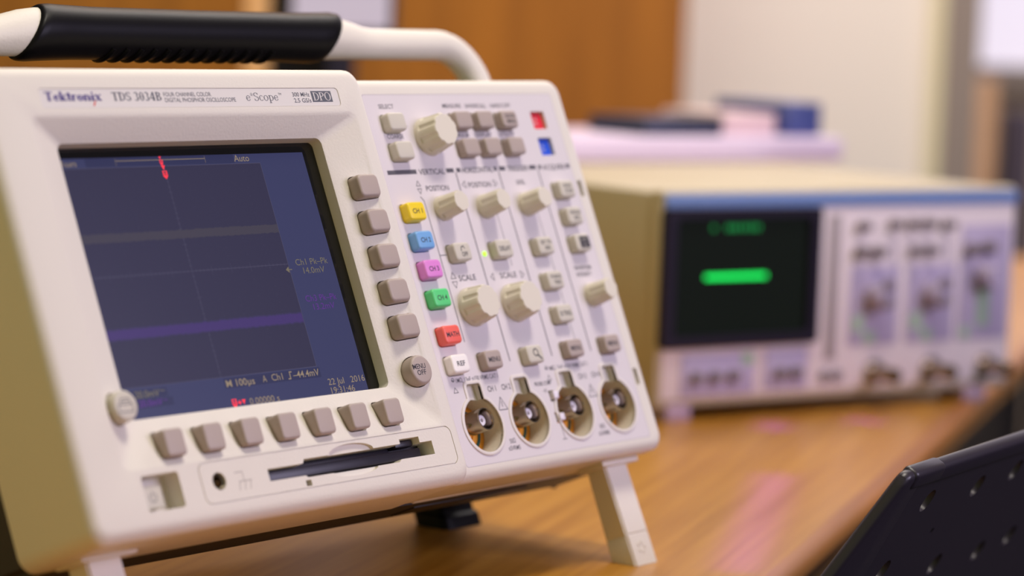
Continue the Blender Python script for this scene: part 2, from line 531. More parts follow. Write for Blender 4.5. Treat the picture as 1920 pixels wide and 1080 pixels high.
serif(bm, 'DPO', 80.2, 63.1, zt + 0.04, 3.4, 90.4, tk=0.13, tn=0.05, gap=0.06)
finish('badge_lettering', bm, M['label'], plate, smooth=False)

# screen
AX0, AX1, AY0, AY1 = -55.4, 77.1, -54.1, 45.3
bm = bmesh.new()
box(bm, LX0 + 0.25, LX1 - 0.35, LY0 + 0.3, LY1 - 0.3, -1.0, 0.0)
lcd = finish('lcd_screen', bm, M['lcdmask'], osc)
px = 132.5 / 640
GX0, GX1, GY0, GY1 = -51.76, 51.76, -41.4, 41.4
bm = bmesh.new()
box(bm, -54.2, AX1, -53.5, AY1, 0.0, 0.1)
finish('display_area', bm, M['lcdblue'], lcd, smooth=False)
bm = bmesh.new()
box(bm, GX0, GX1, GY0, GY1, 0.1, 0.14)
box(bm, -38.5, 38, GY1 + 0.3, AY1, 0.1, 0.14, mi=1)
box(bm, -47.0, -28.4, -45.9, -42.4, 0.1, 0.14, mi=1)
box(bm, -47.0, -26.5, -49.3, -46.1, 0.1, 0.14, mi=1)
box(bm, 1, 53.0, -45.8, -41.8, 0.1, 0.14, mi=1)
finish('graticule', bm, [M['lcdgrat'], M['lcdcell']], lcd, smooth=False)
bm = bmesh.new()
zz = 0.17
line2d(bm, [(0, GY0), (0, GY1)], 0.16, zz)
line2d(bm, [(GX0, 0), (GX1, 0)], 0.16, zz)
for i in range(51):
    x = GX0 + (GX1 - GX0) * i / 50
    l = 1.1 if i % 5 == 0 else 0.55
    line2d(bm, [(x, -l), (x, l)], 0.12, zz)
for i in range(41):
    y = GY0 + (GY1 - GY0) * i / 40
    l = 1.1 if i % 5 == 0 else 0.55
    line2d(bm, [(-l, y), (l, y)], 0.12, zz)
for q in ([(GX0, GY0), (GX1, GY0), (GX1, GY1), (GX0, GY1)],):
    line2d(bm, q, 0.18, zz, closed=True)
for i in range(26):
    y = GY0 + (GY1 - GY0) * i / 25 if i else GY0
    for k in range(11):
        x = GX0 + (GX1 - GX0) * k / 10
        if k != 5: line2d(bm, [(x - .1, y), (x + .1, y)], 0.14, zz)
finish('graticule_lines', bm, mat('graticule_line_glow', (0.01, 0.01, 0.01, 1), 0.4, emit=lin(58, 56, 82), estr=1.0), lcd, smooth=False)
bm = bmesh.new()
pts_t, pts_b = [], []
for i in range(120):
    x = -51.6 + 103.2 * i / 119
    pts_t.append((x, -20.0 + random.uniform(-0.2, 0.25)))
    pts_b.append((x, -23.3 + random.uniform(-0.25, 0.2)))
for i in range(119):
    bm.faces.new([bm.verts.new(V((p[0], p[1], 0.19))) for p in (pts_b[i], pts_b[i + 1], pts_t[i + 1], pts_t[i])])
for i in range(119):
    for sg, lo, hi in ((1, pts_t, 0.55), (-1, pts_b, 0.55)):
        q = [(lo[i][0], lo[i][1]), (lo[i + 1][0], lo[i + 1][1]), (lo[i + 1][0], lo[i + 1][1] + sg * hi), (lo[i][0], lo[i][1] + sg * hi)]
        f = bm.faces.new([bm.verts.new(V((p[0], p[1], 0.18))) for p in q])
        f.material_index = 1
finish('purple_trace', bm, [M['lcdpurple'], M['lcdpurple_soft']], lcd, smooth=False)
bm = bmesh.new()
for i in range(119):
    bm.faces.new([bm.verts.new(V((p[0], p[1] + 36.2, 0.19))) for p in (pts_b[i], pts_b[i + 1], pts_t[i + 1], pts_t[i])])
finish('amber_trace', bm, M['lcdyel'], lcd, smooth=False)
bm = bmesh.new()
line2d(bm, [(-23.6, 43.9), (22.4, 43.9)], 0.22, 0.19)
line2d(bm, [(-23.6, 42.2), (-23.6, 44.9)], 0.12, 0.19)
line2d(bm, [(22.4, 42.2), (22.4, 44.9)], 0.12, 0.19)
finish('record_bar', bm, M['lcdtext'], lcd, smooth=False)
def readout(name, m, items):
    b = bmesh.new()
    for t, yy, cap, x0, x1, bo in items:
        text(b, t, 0, yy, 0.19, cap, span=(x0, x1), bold=bo)
    return b, name, m
def done(r):
    return finish(r[1], r[0], r[2], lcd, smooth=False)
T_, D_m, P_m, R_m = M['lcdtext'], M['lcddim'], M['lcdpurtext'], M['lcdred']
done(readout('run_readout', T_, [('Run', 43.4, 2.4, -51.5, -43.2, 0)]))
done(readout('trigger_mode_readout', T_, [('Auto', 43.6, 2.6, 38.0, 46.2, 0)]))
done(readout('timebase_readout', T_, [('M 100µs', -44.0, 2.6, 1.7, 16.7, .03)]))
r = readout('trigger_readout', T_, [('A', -43.8, 2.6, 21.1, 23.2, 0), ('Ch1', -43.7, 2.6, 26.0, 32.0, 0), ('–44.4mV', -43.7, 2.6, 37.8, 52.2, .02)])
line2d(r[0], [(35.0, -45.0), (36.1, -45.0), (36.1, -42.4), (37.2, -42.4)], 0.45, 0.19)
done(r)
done(readout('date_readout', T_, [('22 Jul   2016', -48.1, 2.5, 55.7, 76.6, 0), ('19:31:46', -51.6, 2.5, 56.2, 69.6, 0)]))
done(readout('delay_readout', T_, [('0.00000 s', -51.7, 2.5, 11.3, 27.2, 0)]))
done(readout('measurement_readout', D_m, [('Ch1 Pk–Pk', 0.4, 2.5, 56.0, 74.2, 0), ('14.0mV', -3.1, 2.5, 59.2, 71.2, 0)]))
b = bmesh.new()
b.faces.new([b.verts.new(V((x, y, 0.19))) for x, y in ((49.6, -2.3), (51.4, -1.0), (51.4, -3.6))])
line2d(b, [(51, -2.3), (53, -2.3)], 0.35, 0.19)
finish('level_marker', b, D_m, lcd, smooth=False)
r = readout('channel_scale_readout', D_m, [('20.0mV', -44.1, 2.5, -44.4, -32.4, .03), ('~', -43.2, 2.5, -31.9, -29.6, 0)])
box(r[0], -50.4, -47.7, -45.9, -42.5, 0.15, 0.19)
done(r)
done(readout('measurement_readout', P_m, [('Ch3 Pk–Pk', -14.4, 2.5, 56.0, 73.6, 0), ('13.2mV', -17.9, 2.5, 59.2, 71.2, 0)]))
r = readout('channel_scale_readout', P_m, [('20.0mV', -47.5, 2.4, -43.6, -32.0, .04), ('~', -46.8, 2.4, -31.5, -29.4, 0)])
box(r[0], -50.4, -47.9, -49.4, -46.2, 0.15, 0.19)
done(r)
def tri_(bm, x, y, s, z=0.2):
    bm.faces.new([bm.verts.new(V(p)) for p in ((x - s, y + s, z), (x, y - s * 0.9, z), (x + s, y + s, z))])
def tbadge(bm, x, y, s):   # trigger badge: shield outline with a T left open
    for q in ([(-1, -.7), (-1, 1.2), (-.55, 1.2), (-.55, -.9)], [(.55, -.9), (.55, 1.2), (1, 1.2), (1, -.7)], [(-1, -.7), (0, -1.7), (1, -.7), (.55, -.6), (-.55, -.6)],
              [(-.35, -.6), (-.35, .5), (-.12, .5), (-.12, -.6)], [(.12, -.6), (.12, .5), (.35, .5), (.35, -.6)], [(-.55, 1.2), (-.55, .95), (.55, .95), (.55, 1.2)]):
        bm.faces.new([bm.verts.new(V((x + a * s, y + b * s, 0.2))) for a, b in q])
bm = bmesh.new(); tri_(bm, -0.9, 44.6, 0.6); tbadge(bm, -0.7, 43.0, 0.8)
finish('trigger_marker', bm, R_m, lcd, smooth=False)
bm = bmesh.new(); tri_(bm, -0.4, 40.7, 1.0); tbadge(bm, -0.3, 38.2, 1.15)
finish('trigger_marker', bm, R_m, lcd, smooth=False)
bm = bmesh.new(); tbadge(bm, 3.4, -51.5, 1.2); tri_(bm, 8.3, -51.6, 1.0)
line2d(bm, [(5.2, -51.6), (6.9, -51.6)], 0.5, 0.2); line2d(bm, [(6.05, -52.3), (6.05, -50.9)], 0.5, 0.2)
finish('delay_marker', bm, R_m, lcd, smooth=False)

# keys round the screen
def keyshape(x0, x1, y0, y1, z0, z1, r=2.0, e=0.9):
    b = bmesh.new()
    pill(b, lambda i: rrect(x0 + i, x1 - i, y0 + i, y1 - i, max(r - i * 0.6, .3), 5), z0, z1, e, 4)
    return b
for y in SIDE_Y:
    b = bmesh.new()
    pill(b, lambda i: rrect(91.0 + i, 103.0 - i, y - 4.8 + i, y + 4.8 - i, max(2.2 - i * .5, .5), 5), 1.5, 12.6, 1.3, 4)
    finish('menu_key', b, M['key'], osc)
for x in SOFT_X:
    b = bmesh.new()
    pill(b, lambda i: rrect(x - 4.9 + i, x + 4.9 - i, -70.2 + i, -60.0 - i, max(1.6 - i * .5, .4), 5), 1.5, 13.2, 1.0, 4)
    finish('soft_key', b, M['key'], osc)
b = bmesh.new()
pill(b, lambda i: circ(97, -50.2, 6.1 - i, 40), 1.5, 12.6, 1.3, 4)
mo = finish('menu_off_key', b, M['key'], osc)
b = bmesh.new()
text(b, 'MENU', 0, -48.9, 12.63, 2.0, span=(91.9, 99.3), bold=0.04)
text(b, 'OFF', 0, -51.4, 12.63, 2.0, span=(93.6, 98.8), bold=0.04)
finish('key_lettering', b, M['ink'], mo, smooth=False)
b = bmesh.new()
pill(b, lambda i: circ(-62.5, -50.0, 5.7 - i, 40), 3.5, 13.6, 1.1, 4)
pk = finish('print_key', b, M['keylight'], osc)
b = bmesh.new()
line2d(b, [(-66, -49.6), (-59.4, -49.6), (-59.4, -52.4), (-66, -52.4)], 0.35, 13.63, closed=True)
line2d(b, [(-65, -49.6), (-64.2, -47.6), (-60.4, -47.6), (-60, -49.6)], 0.35, 13.63)
line2d(b, [(-64, -48.6), (-61, -48.6)], 0.3, 13.63)
finish('printer_symbol', b, M['inkgrey'], pk, smooth=False)
# power switch in its well
b = bmesh.new()
pill(b, lambda i: rrect(-61.4 + i, -51.6 - i, -86.8 + i, -78.4 - i, 0.8, 3), 3.5, 8.6, 0.6, 3)
pb = finish('power_key', b, M['keylight'], osc)
b = bmesh.new()
line2d(b, [(-56.5 + 1.6 * math.sin(math.radians(a)), -82.8 + 1.6 * math.cos(math.radians(a))) for a in range(35, 330, 20)], 0.3, 8.63)
line2d(b, [(-56.5, -82.4), (-56.5, -80.4)], 0.3, 8.63)
finish('power_symbol', b, M['inkgrey'], pb, smooth=False)
b = bmesh.new()
lathe(b, [(3.2, 3), (3.2, 9.8), (2.9, 10.4), (2.1, 10.0), (2.1, 4.0)], -25.6, -81.2, 24, cap1=True)
finish('ground_jack', b, M['steel'], osc)
# disk drive behind the slot
b = bmesh.new()
box(b, -0.2, 92.0, -84.0, -78.6, -8, 3.5)
box(b, 19.6, 74, -84.8, -78.1, -7, 4.2, 0.3)
box(b, 74.6, 84.9, -79.0, -76.4, -7, 7.8, 0.6)
box(b, -0.1, 88.5, -83.9, -80.0, -7, 7.4, 0.4)
finish('disk_drive', b, mat('drive_black', lin(30, 25, 38), 0.4), osc)

# --- right half: the control panel
bm = bmesh.new()
PX0, PX1, PY0, PY1 = 107.0, 257.5, -96.0, 77.0
rings = [at(rrect(PX0, PX1 - 1, PY0 + 1, PY1 - 1, 6, n), -31), at(rrect(PX0, PX1, PY0, PY1, 7, n), -30)]
for i in range(6):
    a = i / 5 * pi / 2
    ins = 4.5 * (1 - math.cos(a))
    rings.append(at(rrect(PX0, PX1 - ins, PY0 + ins, PY1 - ins, 7 - ins * 0.7, n), ZR - 4.5 + 4.5 * math.sin(a)))
loft(bm, rings, True, False)
inner = rrect(121.6, 247.9, -90.2, 69.6, 1.5, n)
bm.verts.ensure_lookup_table()
oring = bm.verts[len(bm.verts) - len(inner):]
iring = [bm.verts.new(V((p[0], p[1], ZR))) for p in inner]
for i in range(len(inner)):
    bm.faces.new((oring[i], oring[(i + 1) % len(inner)], iring[(i + 1) % len(inner)], iring[i]))
f = bm.faces.new(iring)
f.material_index = 1          # the cooler grey printed overlay
panel = finish('control_panel', bm, [M['bezel'], M['overlay']], osc, 40)
BX = [139.3, 169.9, 200.5, 231.1]
BY = -73.8
BC = -71.8      # socket axis sits a little above the middle of its well
def keyhole(cx, cy, r, hw, top, n1=36, rt=1.2):
    a0 = math.acos(hw / r)           # angle where slot side meets circle (measured from +x)
    pts = []
    for i in range(n1 + 1):          # clockwise from right junction round the bottom to the left junction
        a = a0 - i / n1 * (2 * a0 + pi - 2 * a0 + 2 * (a0)) if False else a0 - i / n1 * (pi + 2 * a0)
        pts.append((cx + r * math.cos(a), cy + r * math.sin(a)))
    for i in range(5):
        t = pi - i / 4 * pi / 2
        pts.append((cx - hw + rt + rt * math.cos(t), top - rt + rt * math.sin(t)))
    for i in range(5):
        t = pi / 2 - i / 4 * pi / 2
        pts.append((cx + hw - rt + rt * math.cos(t), top - rt + rt * math.sin(t)))
    return pts[::-1]
c = bmesh.new()
for x in BX: prism(c, keyhole(x, BY, 11.6, 4.5, -56.4), -3.4, 3)
for y0, y1 in ((21.0, 28.5), (-66.5, -59.0)): prism(c, rrect(249.0, 251.6, y0, y1, .4, 2), -6, 3)
for y in (57.2, 44.9): prism(c, rrect(229.8, 239.2, y - 4.2, y + 4.0, 0.6, 3), -3, 3)
cut(panel, c)
c = bmesh.new()
for x in BX: prism(c, circ(x, BY, 11.58, 48), -11.4, 3)
cut(panel, c)
c = bmesh.new()
for y in (-66.0, -75.5): prism(c, rrect(186.6, 190.4, y - 2.4, y + 2.4, .3, 2), -5, 3)
cut(panel, c)
KEYS = []      # x, y, material, lettering lines
A_, B_, C_, D_, E_ = 131.2, 152.6, 180.2, 208.4, 235.0
small_cut = bmesh.new()
def K(x, y, m, lines=(), hw=5.3, hh=3.9): KEYS.append((x, y, m, lines, hw, hh))
K(134.8, 56.3, 'keylight'); K(134.8, 43.8, 'keylight')
for x in (178.3, 192.9, 209.0):
    for y in (56.6, 44.4): K(x, y, 'key', (('QUICK', 'MENU') if (x > 200 and y > 50) else ()))
K(A_, 17.4, 'yellow', ('CH 1',)); K(A_, 4.9, 'blue', ('CH 2',)); K(A_, -7.5, 'pink', ('CH 3',)); K(A_, -19.9, 'green', ('CH 4',))
K(A_, -35.6, 'coral', ('MATH',)); K(A_, -48.0, 'white', ('REF',))
K(B_, -1.2, 'keylight', ('↷', 'OFF')); K(B_, -48.0, 'key', ('MENU',))
K(C_, -1.2, 'keylight', ('DELAY',)); K(C_, -48.0, 'keylight', ('Q',))
K(D_, -1.2, 'keylight', ('SET TO', '50%')); K(D_, -16.8, 'keylight', ('FORCE', 'TRIG')); K(D_, -31.9, 'keylight', ('B TRIG',)); K(D_, -47.5, 'key', ('MENU',))
K(E_, 23.8, 'keylight', ('RUN/', 'STOP')); K(E_, 11.4, 'keylight', ('SINGLE', 'SEQ')); K(E_, -1.1, 'keylight', ('AUTO', 'SET')); K(E_, -47.4, 'key', ('MENU',))
for x, y, m_, ls, hw, hh in KEYS:
    prism(small_cut, rrect(x - hw - .35, x + hw + .35, y - hh - .35, y + hh + .35, 1.8, 4), -4, 3)
cut(panel, small_cut)
for x, y, m_, ls, hw, hh in KEYS:
    b = bmesh.new()
    pill(b, lambda i: rrect(x - hw + i, x + hw - i, y - hh + i, y + hh - i, max(1.6 - i * .5, .4), 5), -3.5, 4.3, 1.0, 4)
    nm = 'channel_key' if m_ in ('yellow', 'blue', 'pink', 'green', 'coral', 'white') else 'function_key'
    k = finish(nm, b, M[m_], osc)
    if nm == 'channel_key':
        k['label'] = {'yellow': 'yellow CH 1 key', 'blue': 'light blue CH 2 key', 'pink': 'pink CH 3 key', 'green': 'green CH 4 key', 'coral': 'coral red MATH key', 'white': 'white REF key'}[m_]
    if ls:
        b = bmesh.new()
        zt = 4.33
        if ls == ('Q',):
            line2d(b, circ(x + .2, y + .6, 1.5, 20), 0.5, zt, closed=True)
            line2d(b, [(x + 1.2, y - .5), (x + 3.2, y - 2.4)], 0.8, zt)
        elif ls[0] == 'AUTO':
            f = b.faces.new([b.verts.new(V(p)) for p in ((x - 2.4, y - 2.6, zt), (x + 4.3, y - 2.6, zt), (x + 4.3, y + 2.6, zt), (x - 2.4, y + 2.6, zt))])
            text(b, 'AUTO', x + 1, y + 1.0, zt + .03, 1.1, .9, mi=1); text(b, 'SET', x + 1, y - 1.2, zt + .03, 1.1, .9, mi=1)
        elif ls[0] == '↷':
            line2d(b, [(x - 1.2, y + .2), (x - .8, y + 1.8), (x + .6, y + 2.2), (x + 1.2, y + 1.2)], 0.45, zt)
            text(b, 'OFF', x + .6, y - 1.3, zt, 1.9, .8, bold=.05)
        elif len(ls) == 2:
            text(b, ls[0], x + .4, y + 1.3, zt, 1.6, .95, bold=.05); text(b, ls[1], x + .6, y - 1.2, zt, 1.6, .95, bold=.05)
        else:
            wdt = {'MATH': 7.6, 'MENU': 7.2, 'REF': 5.0, 'DELAY': 7.4, 'B TRIG': 7.4}.get(ls[0], 6.0)
            text(b, ls[0], 0, y - .1, zt, 2.0, span=(x - wdt / 2, x + wdt / 2), bold=.05)
        finish('key_lettering', b, [M['ink'], M['keylight']], k, smooth=False)
for y, m_, lb in ((57.2, 'redsq', 'red square rating tag'), (44.9, 'bluesq', 'blue square rating tag')):
    b = bmesh.new()
    box(b, 230.1, 238.9, y - 3.9, y + 3.7, -3, -1.6)
    k = finish('rating_tag', b, M[m_], osc); k['label'] = lb
    b = bmesh.new()
    if m_ == 'redsq':
        text(b, '300', 234.0, y + 0.8, -1.57, 1.2, .8); text(b, 'MHz', 234.0, y - 1.2, -1.57, 1.2, .8)
    else:
        text(b, '2.5', 234.0, y + 0.8, -1.57, 1.2, .8); text(b, 'GS/s', 234.0, y - 1.2, -1.57, 1.2, .8)
    finish('tag_lettering', b, M['label'], k, smooth=False)

# overlay label sheet printed on the panel
b = bmesh.new()
zt = 0.04
def bar(x0, x1, y=35.4, h=1.9): 
    f = b.faces.new([b.verts.new(V((X, Y, zt))) for X, Y in ((x0, y - h / 2), (x1, y - h / 2), (x1, y + h / 2), (x0, y + h / 2))])
bar(124.4, 142.6); bar(161.8, 166.6); text(b, 'VERTICAL', 0, 35.2, zt, 2.4, span=(144.0, 160.6), bold=.04)
bar(168.4, 171.0); text(b, 'HORIZONTAL', 0, 35.2, zt, 2.4, span=(171.8, 192.6), bold=.04); bar(193.4, 195.4)
bar(197, 201.2); text(b, 'TRIGGER', 0, 35.2, zt, 2.4, span=(202.4, 217.0), bold=.04); bar(217.8, 222.6)
bar(224.4, 226.4); text(b, 'ACQUIRE', 0, 35.2, zt, 2.4, span=(227.4, 243.0), bold=.04); bar(244.0, 246.6)
for x in (167.5, 196.1, 223.6): line2d(b, [(x, 34.2), (x, -48.8)], 0.55, zt)
line2d(b, [(142.2, 22.6), (140.6, 24.4)], 0.4, zt)
line2d(b, [(142.2, 22.6), (142.2, -38.5)], 0.4, zt); line2d(b, [(142.2, -1.2), (146.5, -1.2)], 0.35, zt)
line2d(b, [(214.8, 18), (214.8, -47.5)], 0.3, zt); line2d(b, [(186.9, 16), (186.9, -8)], 0.3, zt)
text(b, 'SELECT', 0, 64.2, zt, 1.9, span=(130.4, 139.8), bold=.03); text(b, 'COARSE', 0, 51.0, zt, 1.9, span=(130.6, 140.8), bold=.03)
line2d(b, [(140.2, 56.0), (145, 55.4)], 0.3, zt); line2d(b, [(140.2, 44.4), (144, 45.6)], 0.3, zt)
text(b, 'MEASURE', 0, 64.2, zt, 1.9, span=(171.3, 183.4), bold=.03); text(b, 'SAVE/RECALL', 0, 64.1, zt, 1.9, span=(186.3, 200.3), bold=.03); text(b, 'HARDCOPY', 0, 64.1, zt, 1.9, span=(203.4, 217.4), bold=.03)
text(b, 'CURSOR', 0, 51.0, zt, 1.9, span=(172.6, 183.6), bold=.03); text(b, 'DISPLAY', 0, 51.0, zt, 1.9, span=(187.6, 199), bold=.03); text(b, 'UTILITY', 0, 51.0, zt, 1.9, span=(204, 214.6), bold=.03)
def tri(x, y, dx, dy, s=1.6):
    q = {(0, 1): [(-1, -.8), (1, -.8), (0, .9)], (0, -1): [(-1, .8), (1, .8), (0, -.9)], (-1, 0): [(.8, -1.2), (.8, 1.2), (-.9, 0)], (1, 0): [(-.8, -1.2), (-.8, 1.2), (.9, 0)]}[(dx, dy)]
    line2d(b, [(x + a * s, y + c_ * s) for a, c_ in q], 0.3, zt, closed=True)
tri(141.4, 30.2, 0, 1, 1.3); tri(141.4, 26.9, 0, -1, 1.3); text(b, 'POSITION', 0, 27.9, zt, 2.3, span=(145.6, 160.2), bold=.04)
tri(170.6, 28.9, -1, 0, 1.3); text(b, 'POSITION', 0, 28.6, zt, 2.3, span=(173.4, 188.4), bold=.04); tri(191.6, 28.9, 1, 0, 1.3)
text(b, 'LEVEL', 209.0, 28.9, zt, 2.0, .8, bold=.05)
tri(146.8, -10.2, 0, 1); tri(146.8, -14.2, 0, -1); text(b, 'SCALE', 0, -11.6, zt, 2.4, span=(150, 161), bold=.04)
tri(171.8, -12.2, -1, 0, 1.3); text(b, 'SCALE', 0, -12.0, zt, 2.4, span=(177, 188), bold=.04); tri(192.0, -12.2, 1, 0, 1.3)
text(b, 'WAVEFORM', 234.6, -11.6, zt, 1.9, .8, bold=.05); text(b, 'INTENSITY', 234.6, -14.6, zt, 1.9, .8, bold=.05)
for dx in (0, 61.6):
    text(b, '⎓ 1MΩ, 13pF ≤150 VRMS CAT I', 127.2 + dx, -54.2, zt, 1.9, .8, 'LEFT', .02)
    line2d(b, circ(128.2 + dx, -53.8, .8, 12), 0.25, zt, closed=True)
    text(b, 'CH %d' % (1 if dx == 0 else 3), 150.8 + dx, -59.4, zt, 2.3, .8, bold=.05); text(b, 'CH %d' % (2 if dx == 0 else 4), 160.2 + dx, -59.4, zt, 2.3, .8, bold=.05)
    line2d(b, [(151.6 + dx, -68.8), (157.4 + dx, -68.8), (154.5 + dx, -63.4)], 0.35, zt, closed=True)
    line2d(b, [(154.5 + dx, -67.4), (154.5 + dx, -65.4)], 0.4, zt)
    line2d(b, [(126.8 + dx, -59.2), (129.6 + dx, -59.2), (128.2 + dx, -57.0)], 0.25, zt, closed=True)
    text(b, '50Ω', 154.6 + dx, -82.2, zt, 1.9, .8, bold=.02); text(b, '≤5VRMS', 154.6 + dx, -85.2, zt, 1.9, .8, bold=.02)
text(b, 'PROBE COMP', 184.6, -60.2, zt, 1.7, .75, bold=.04); text(b, '~5V', 184.6, -63.4, zt, 1.6, .75)
line2d(b, [(188.8, -79.0), (188.8, -85)], 0.3, zt); line2d(b, [(187.4, -85), (190.2, -85)], 0.3, zt)
finish('panel_lettering', b, M['inkgrey'], panel, smooth=False)
b = bmesh.new()
gA, gB = rrect(121.6, 247.9, -90.2, 69.6, 1.5, 5), rrect(121.9, 247.6, -89.9, 69.3, 1.4, 5)
loft(b, [at(gA, 0.02), at(gB, 0.02)], False, False)
finish('overlay_outline', b, mat('overlay_edge', lin(190, 182, 184), 0.5), panel, smooth=False)
b = bmesh.new()
lathe(b, [(1.1, -1), (1.1, 0.5), (0.7, 0.8)], 170.8, -2.0, 16)
finish('indicator_led', b, M['led'], osc)

# knobs
def knob(x, y, r, h, nfl, name='control_knob', rt=0.86):
    b = bmesh.new()
    N = nfl * 8
    def rg(rad, z, dep):
        out = []
        for i in range(N):
            a = 2 * pi * i / N + 0.2
            ph = (i % 8)
            k = 1 - dep * (0.0, 0.0, 0.0, 0.0, 0.9, 1.0, 0.9, 0.0)[ph]
            out.append((x + rad * k * math.cos(a), y + rad * k * math.sin(a), z))
        return out
    rt_ = r * rt
    rings = [rg(r, 0.0, 0), rg(r, 1.2, 0), rg(r * .98, 2.0, 0), rg(r * .965, 2.4, .075), rg(rt_ * 1.01, h - 1, .075), rg(rt_ * .98, h - .4, .07), rg(rt_ * .93, h, .06), rg(rt_ * .9, h, .05)]
    loft(b, rings)
    return finish(name, b, M['knob'], osc, 28)
knob(156.4, 50.4, 8.4, 10.6, 9)
for x, y in ((152.6, 18.8), (180.4, 18.6), (208.6, 18.6), (236.0, -24.4)): knob(x, y, 5.4, 10.9, 6, rt=0.86)
for x, y in ((153.2, -24.4), (181.4, -24.4)): knob(x, y, 8.4, 9.6, 9)

# BNC sockets
for x in BX:
    b = bmesh.new()
    ko, ki = keyhole(x, BY, 13.0, 5.9, -55.0, rt=2.2), keyhole(x, BY, 11.6, 4.5, -56.4)
    loft(b, [at(ki, -1.0), at(ki, 0.5), at([((p[0] + q[0]) / 2, (p[1] + q[1]) / 2) for p, q in zip(ko, ki)], 0.75), at(ko, 0.4), at(ko, 0.0)], False, False)
    finish('socket_surround', b, mat('surround_plastic', lin(226, 218, 212), 0.45) if x == BX[0] else bpy.data.materials['surround_plastic'], osc, 50)
    b = bmesh.new()
    lathe(b, [(11.4, -11.3), (11.4, -10.4), (4.8, -10.4), (4.7, -11.0)], x, BY, 40)
    for k in range(24):
        a = 2 * pi * k / 24
        box(b, x + 9.2 * math.cos(a) - .35, x + 9.2 * math.cos(a) + .35, BY + 9.2 * math.sin(a) - .35, BY + 9.2 * math.sin(a) + .35, -10.5, -10.2)
    ct = finish('contact_plate', b, M['gold'], osc)
    b = bmesh.new()
    loft(b, [at(circ(x, BY, 8.8, 40), -10.4), at(circ(x, BY, 8.8, 40), -10.0), at(circ(x, BY, 7.5, 40), -10.0), at(circ(x, BY, 7.5, 40), -10.4)], False, False)
    finish('insulating_ring', b, M['teal'], ct)
    b = bmesh.new()
    lathe(b, [(4.2, -11.2), (4.2, -7.0), (4.5, -6.6), (4.85, -6.4), (4.85, 1.8), (4.7, 2.2), (4.3, 2.2), (4.1, 1.8), (4.1, -6), (1.0, -6)], x, BC, 36)
    for s in (1, -1):
        tube(b, [(x + s * 4.2, BC + s * .8, -3.6), (x + s * 6.3, BC + s * 1.2, -3.6)], 1.0, 12)
    bn = finish('bnc_socket', b, M['steel'], osc, 40)
    b = bmesh.new()
    lathe(b, [(2.4, -7.2), (2.4, -0.6), (2.1, -0.2), (0.9, -0.2), (0.8, -5)], x, BC, 24)
    finish('insulator', b, M['ptfe'], bn, 40)
for y in (-66.0, -75.5):
    b = bmesh.new()
    box(b, 188.0, 191.2, y - 1.6, y + 1.6, -4, 1.6, 0.5)
    finish('probe_terminal', b, M['ptfe'], osc)

# rear case
b = bmesh.new()
side = [(-30.5, 73.5), (-118, 73.5), (-126, 66), (-126, -60), (-118, -68), (-62, -94.6), (-60, -96.6), (-30.5, -96.6)]
loft(b, [[(x, q[1], q[0]) for q in side] for x in (-86.0, 254.0)])
bmesh.ops.bevel(b, geom=[e for e in b.edges if abs(e.verts[0].co.x - e.verts[1].co.x) < 1e-6], offset=0.003, segments=3, affect='EDGES')
finish('rear_case', b, M['case'], osc)
b = bmesh.new()
box(b, 118, 248, -96.5, -92.5, -62, -29, 1.2)
under = finish('bottom_tray', b, M['bezel'], osc)
b = bmesh.new()
box(b, 130, 205, -97.2, -96.2, -54, -40, .4)
finish('tray_slot', b, M['dark'], under)
# feet that fold out
def tilt_foot(x0, x1):
    b = bmesh.new()
    sh = 4.0
    ring = lambda y, z0, z1, k=0: [(x0 + k, y, z1), (x1 - k, y, z1), (x1 - k, y, z0), (x0 + k, y, z0)]
    loft(b, [ring(-95.5, -22.5, -12), ring(-128.5, -23, -11.0), ring(-129, -22.4, -11.6, .3), ring(-129.5, -23, -11.0), ring(-140.2, -23.2, -10.6)])
    vs = [v for v in b.verts if v.co.y < -0.1395]
    for v in vs:
        # the sole is level with the table: 0.919*y + 0.394*z = -0.136
        v.co.y = (-0.1359 - 0.39394 * v.co.z) / 0.91914
    bmesh.ops.bevel(b, geom=[e for e in b.edges if abs(e.verts[0].co.y - e.verts[1].co.y) > 0.008], offset=0.0008, segments=2, affect='EDGES')
    box(b, x0 - 4, x1 + 6, -98.4, -95.6, -24, -9.5, .6)
    ft = finish('tilt_foot', b, M['bezel'], osc)
    b = bmesh.new()
    for k in range(5):
        cx_, cy_ = x0 + 8 + 2.2 * math.cos(k * 2 * pi / 5), -135.4 + 2.2 * math.sin(k * 2 * pi / 5)
        prism(b, circ(cx_, cy_, .8, 10), -11.2, -10.45)
    finish('foot_emblem', b, M['bezel'], ft)
    return ft
tilt_foot(225.5, 241.5)
tilt_foot(-75.5, -59.0)
def rear_foot(x, z):
    b = bmesh.new()
    r0, r1 = rrect(x - 12, x + 12, z - 8, z + 8, 3, 4), rrect(x - 13.5, x + 13.5, z - 9.5, z + 9.5, 4, 4)
    sole = lambda zz: (-135.9 - 0.39394 * zz) / 0.91914
    loft(b, [[(p[0], -62, p[1]) for p in r0], [(p[0], sole(p[1]) + 7, p[1]) for p in r0], [(p[0], sole(p[1]) + 6, p[1]) for p in r1], [(p[0], sole(p[1]), p[1]) for p in r1]])
    finish('rear_foot', b, M['rubber'], osc)
rear_foot(238, -117); rear_foot(-70, -117)

